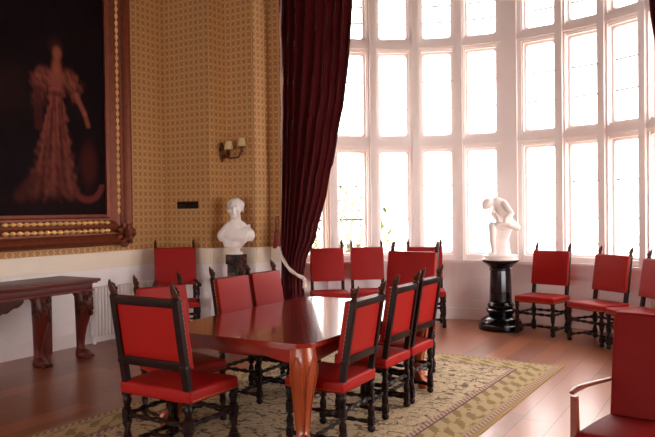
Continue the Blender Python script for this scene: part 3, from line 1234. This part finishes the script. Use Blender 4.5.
for sy, sz in ((-1, -1), (1, -1), (1, 1), (-1, 1)):
    m = MB()
    yc = (cy1 + .24) if sy > 0 else (cy0 - .24)
    zc = (cz1 + .24) if sz > 0 else (cz0 - .24)
    for i in range(7):
        a = 2 * PI * i / 7
        m.ball((.14, yc + .1 * math.cos(a), zc + .1 * math.sin(a)), .05, 1, (.6, 1.1, .8), Matrix.Rotation(a, 3, 'X'))
    m.ball((.17, yc, zc), .045, 2)
    m.ball((.12, yc + sy * .15, zc), .05, 1, (.6, .8, 1.4))
    m.ball((.12, yc, zc + sz * .15), .05, 1, (.6, 1.4, .8))
    m.build('corner_ornament', 'gilt', pt)

# ------------------------------------------------------------------ wall plaque and sconce
m = MB()
m.box((-6.435, YF - .012, 1.69), (.37, .02, .10), bevel=.008)
for i in range(3):
    m.box((-6.435, YF - .024, 1.66 + .03 * i), (.30, .008, .010), bevel=.002, seg=1)
tag(m.build('wall_plaque', 'iron', smooth=True), 'small dark oblong plaque on the gold wallpaper above the corner armchair', 'plaque')

sc = thing('wall_sconce', 'twin arm brass wall sconce with parchment shades on the gold wallpaper above the bust', 'wall light', (S1X, 7.30, 2.385), PI / 2)
m = MB()
m.loft([(0, -.01, -.12, .012, .01), (0, -.014, -.06, .05, .014), (0, -.018, .0, .075, .018), (0, -.016, .06, .06, .016), (0, -.01, .14, .012, .01)], 14)
for k in range(5):
    m.ball((.05 * math.cos(k * 1.26), -.025, .05 * math.sin(k * 1.26)), .022, 1)
m.build('back_plate', 'sconce', sc)
for ex, ey, ez in ((-.08, -.19, .0), (.02, -.33, .045)):
    m = MB()
    m.tube([(0, -.02, -.02), (ex * .5, ey * .4, -.075), (ex * .9, ey * .85, -.06), (ex, ey, ez)], .011, 8)
    m.lathe([(.012, 0), (.034, .008), (.018, .018), (.012, .045)], (ex, ey, ez), 12)
    m.ball((ex, ey, ez - .03), .022, 1)
    m.ball((ex, ey, ez - .065), .013, 1)
    m.build('arm', 'sconce', sc)
    m = MB()
    m.lathe([(.066, .035), (.064, .037), (.040, .145), (.038, .147)], (ex, ey, ez), 20)
    m.build('lamp_shade', 'shade', sc)

# ------------------------------------------------------------------ bust on dark pillar


def sculpt(mb, name, mat, parent, voxel=.012, smooth=6):
    o = mb.build(name, mat, parent)
    r_ = o.modifiers.new('remesh', 'REMESH')
    r_.mode = 'VOXEL'
    r_.voxel_size = voxel
    r_.use_smooth_shade = True
    s_ = o.modifiers.new('smooth', 'SMOOTH')
    s_.factor = .5
    s_.iterations = smooth
    return o


BX, BY = -5.68, 7.12
pl = thing('bust_pillar', 'dark veined marble pillar carrying the white portrait bust', 'pillar', (BX, BY, 0))
m = MB()
m.box((0, 0, .97), (.20, .20, .13), bevel=.006)
m.box((0, 0, .55), (.17, .17, .72), bevel=.006)
m.build('shaft', 'vein', pl)
m = MB()
m.box((0, 0, .10), (.26, .26, .20), bevel=.012)
m.build('plinth', 'vein', pl)
bs = thing('portrait_bust', 'white marble portrait bust of a man in draped cloth on the dark pillar', 'bust', (BX, BY, 1.036), R(28))
m = MB()
# front is -y
m.ball((0, .012, .632), .112, 3, (.84, 1.0, 1.06))          # skull
m.ball((0, -.05, .560), .078, 3, (.95, .85, 1.2))            # face
m.ball((0, -.095, .492), .033, 2, (1.15, .9, .8))            # chin
m.ball((0, -.133, .572), .021, 2, (.75, 1.0, 1.8))           # nose
m.ball((0, -.112, .622), .055, 2, (1.25, .45, .3))           # brow
for sx in (-1, 1):
    m.ball((sx * .047, -.096, .560), .033, 2, (1, .7, 1))     # cheek
    m.ball((sx * .100, .008, .575), .028, 2, (.4, .8, 1.4))   # ear
    m.ball((sx * .066, .025, .645), .062, 2, (.8, 1.2, 1.0))  # hair
    m.loft([(sx * .13, .01, .17, .09, .07), (sx * .165, .01, .23, .09, .085), (sx * .16, .01, .29, .085, .085), (sx * .11, .01, .36, .07, .07), (sx * .06, .0, .43, .035, .045)], 14)
m.ball((0, -.122, .530), .024, 2, (1.2, .5, .35))             # lips
m.loft([(0, .005, .34, .10, .085), (0, 0, .40, .078, .075), (0, -.006, .46, .072, .072), (0, -.01, .52, .066, .07)], 16)
m.loft([(0, .0, .07, .05, .045), (0, -.005, .10, .085, .07), (0, -.012, .16, .14, .10), (0, -.012, .24, .18, .118), (0, -.005, .31, .16, .105), (0, 0, .37, .09, .075)], 20)
sculpt(m, 'head_and_shoulders', 'marble', bs, .010, 4)
m = MB()
for k in range(6):   # cloth folds hanging over the right hand shoulder and across the chest
    x0 = .175 - .028 * k
    m.tube([(x0, .05, .365 - .01 * abs(k - 2)), (x0 + .01, -.04, .38 - .012 * k), (x0 + .005, -.105, .31), (x0 - .02, -.125, .22), (x0 - .05, -.105, .14)], [.014, .018, .02, .018, .012], 8)
for k in range(4):
    m.tube([(-.20 + .01 * k, .0, .26 - .03 * k), (-.13, -.095, .20 - .028 * k), (-.02, -.125, .16 - .02 * k), (.08, -.11, .17 - .015 * k)], [.012, .016, .016, .01], 8)
sculpt(m, 'drapery', 'marble', bs, .009, 3)
m = MB()
m.lathe([(.085, 0), (.09, .015), (.075, .03), (.05, .045), (.045, .06), (.06, .08), (.055, .10)], (0, 0, 0), 24)
m.build('socle', 'marble', bs)

# ------------------------------------------------------------------ statue on black pedestal
PX, PY = -2.74, 8.98
pd = thing('pedestal', 'polished black stone column pedestal under the statue in the bow window', 'pedestal', (PX, PY, 0))
m = MB()
m.lathe([(.285, 0), (.29, .01), (.29, .075), (.27, .085), (.275, .095), (.255, .13), (.20, .165), (.165, .185)], (0, 0, 0), 40)
m.build('base', 'black', pd)
m = MB()
m.lathe([(.15, .17), (.16, .20), (.185, .235), (.195, .26), (.18, .275), (.15, .285), (.17, .30), (.175, .32), (.16, .345), (.145, .36), (.15, .38)], (0, 0, 0), 40)
m.build('lower_moulding', 'black', pd)
m = MB()
seg = 16
m.loft([(0, 0, z, r_, r_) for z, r_ in ((.37, .146), (.5, .144), (.65, .138), (.79, .132))], seg)
m.build('shaft', 'black', pd, smooth=False)
m = MB()
m.lathe([(.132, .775), (.145, .785), (.145, .80), (.135, .81), (.15, .83), (.19, .865), (.225, .885), (.235, .90), (.235, .915)], (0, 0, 0), 40)
m.build('capital', 'black', pd)

stt = thing('statue', 'white marble statue of a bent over seated figure on the black pedestal', 'statue', (PX, PY, .915), TH)
stt.scale = (1, 1, 1.07)
# local x = picture right, z up, y away from the viewer
m = MB()
m.lathe([(.225, 0), (.23, .012), (.205, .025), (.205, .04), (.22, .05), (.21, .065)], (0, 0, 0), 32)
m.build('turned_base', 'marble', stt)
m = MB()
# rock seat
m.loft([(.0, .02, .06, .15, .12), (.02, .02, .15, .11, .10), (.03, .03, .25, .09, .09), (.05, .03, .34, .10, .10), (.07, .03, .40, .12, .11)], 14)


def limb(pts, rad):
    pts = [Vector(p) for p in pts]
    P_, R_ = [], []
    for i in range(len(pts) - 1):
        for q in range(6):
            f_ = q / 6
            P_.append(pts[i].lerp(pts[i + 1], f_))
            R_.append(rad[i] + (rad[i + 1] - rad[i]) * f_)
    P_.append(pts[-1])
    R_.append(rad[-1])
    m.tube(P_, R_, 12)
    for p, r_ in zip(pts, rad):
        m.ball(p, r_, 2)


limb([(.09, .02, .46), (.075, .02, .56), (.03, .01, .66), (-.045, -.0, .715)], [.095, .09, .092, .07])   # torso bent forward
limb([(-.06, -.005, .715), (-.13, -.02, .70)], [.045, .042])                    # neck
m.ball((-.175, -.025, .688), .068, 3, (1.05, .9, 1.0))                           # head
m.ball((-.205, -.03, .655), .042, 2)                                             # face
m.ball((-.236, -.033, .652), .013, 2)                                            # nose
m.ball((-.165, -.02, .72), .062, 2, (1.1, 1, .8))                                # hair
limb([(.13, -.05, .45), (-.0, -.09, .425), (-.13, -.10, .43)], [.062, .045, .04])      # thigh to the left
limb([(-.13, -.10, .43), (-.125, -.09, .26), (-.105, -.09, .10)], [.048, .04, .027])     # shank down
limb([(-.105, -.09, .085), (-.17, -.10, .075)], [.026, .02])                      # foot
limb([(.14, .08, .45), (.20, .0, .42), (.215, -.05, .395)], [.062, .05, .042])            # other thigh
limb([(.215, -.05, .395), (.08, -.14, .44), (-.02, -.14, .45)], [.042, .034, .026])        # crossed shank
limb([(-.02, -.14, .45), (-.08, -.15, .44)], [.026, .018])
limb([(.04, -.08, .69), (.12, -.13, .57), (.02, -.17, .50)], [.042, .036, .028])        # near arm
limb([(-.02, .07, .69), (-.08, .06, .57), (-.05, -.08, .49)], [.042, .036, .028])       # far arm
sculpt(m, 'seated_figure', 'marble', stt, .010, 4)

# ------------------------------------------------------------------ outdoors
struct(MB().box((-2.7, 24, -.30), (90, 46, .2)).build('ground', 'gravel', smooth=False))
rl = thing('terrace_railing', 'low metal terrace railing seen outside through the lower window lights', 'railing', (0, 0, 0))
RR = 6.2
for z in (.95, .25):
    m = MB()
    arcbox(m, -36, 60, RR - .02, RR + .02, z - .02, z + .02, 60)
    m.build('rail', 'rail', rl, smooth=False)
for k in range(33):
    m = MB()
    a = -36 + 3 * k
    p = PA(a, RR, 0)
    m.box((p.x, p.y, .37), (.03, .03, 1.14))
    m.build('post', 'rail', rl, smooth=False)
tr = thing('garden_shrub', 'yellow green leafy shrub outside the window lights beside the curtain', 'shrub', (-7.95, 14.2, -.2))
tr.scale = (1.15, 1.15, 1.08)
m = MB()
for k in range(6):
    a = 2 * PI * k / 6
    m.tube([(0, 0, 0), (.15 * math.cos(a), .15 * math.sin(a), .7), (.55 * math.cos(a), .4 * math.sin(a), 1.5 + .1 * k)], [.05, .035, .015], 7)
m.build('stems', 'bark', tr)
m = MB()
for k in range(420):
    a = 2 * PI * random.random()
    rr = .95 * math.sqrt(random.random())
    z = .5 + 1.55 * random.random() ** .8
    rr *= 1.0 - .35 * (z - 1.0) ** 2
    p = Vector((rr * math.cos(a), .7 * rr * math.sin(a), z))
    Ln = .22 + .18 * random.random()
    rot = Matrix.Rotation(random.random() * 2 * PI, 3, 'Z') @ Matrix.Rotation(R(random.uniform(-70, 40)), 3, 'Y')
    q = [rot @ Vector(c) for c in ((0, 0, 0), (Ln * .4, .05, .01), (Ln, 0, -.02), (Ln * .4, -.05, .01), (Ln * .4, 0, .022))]
    vs = [m.bm.verts.new(p + c) for c in q]
    for f_ in ((0, 1, 4), (1, 2, 4), (2, 3, 4), (3, 0, 4)):
        m.bm.faces.new([vs[i] for i in f_])
m.build('leaves', 'leaf', tr, smooth=False)

# ------------------------------------------------------------------ light
sc_ = bpy.context.scene
w = D.worlds.new('overcast_sky')
sc_.world = w
w.use_nodes = True
nt = w.node_tree
bg = nt.nodes['Background']
bg.inputs['Color'].default_value = (1.0, .955, .925, 1)
bg.inputs['Strength'].default_value = 5.0


def portal(loc, rot, sx, sy):
    l_ = D.lights.new('portal', 'AREA')
    l_.shape = 'RECTANGLE'
    l_.size, l_.size_y = sx, sy
    l_.cycles.is_portal = True
    o = D.objects.new('portal', l_)
    COL.objects.link(o)
    o.location = loc
    o.rotation_euler = rot
    return o


sc_.view_settings.view_transform = 'Standard'
sc_.view_settings.look = 'None'
sc_.view_settings.gamma = 1
sc_.view_settings.use_curve_mapping = False
sc_.view_settings.exposure = 1.0
cy = sc_.cycles
cy.use_denoising = True
try:
    cy.denoiser = 'OPENIMAGEDENOISE'
except Exception:
    pass
cy.max_bounces = 8
cy.diffuse_bounces = 5
cy.glossy_bounces = 4
cy.transparent_max_bounces = 12
cy.caustics_reflective = False
cy.caustics_refractive = False
cy.sample_clamp_indirect = 6
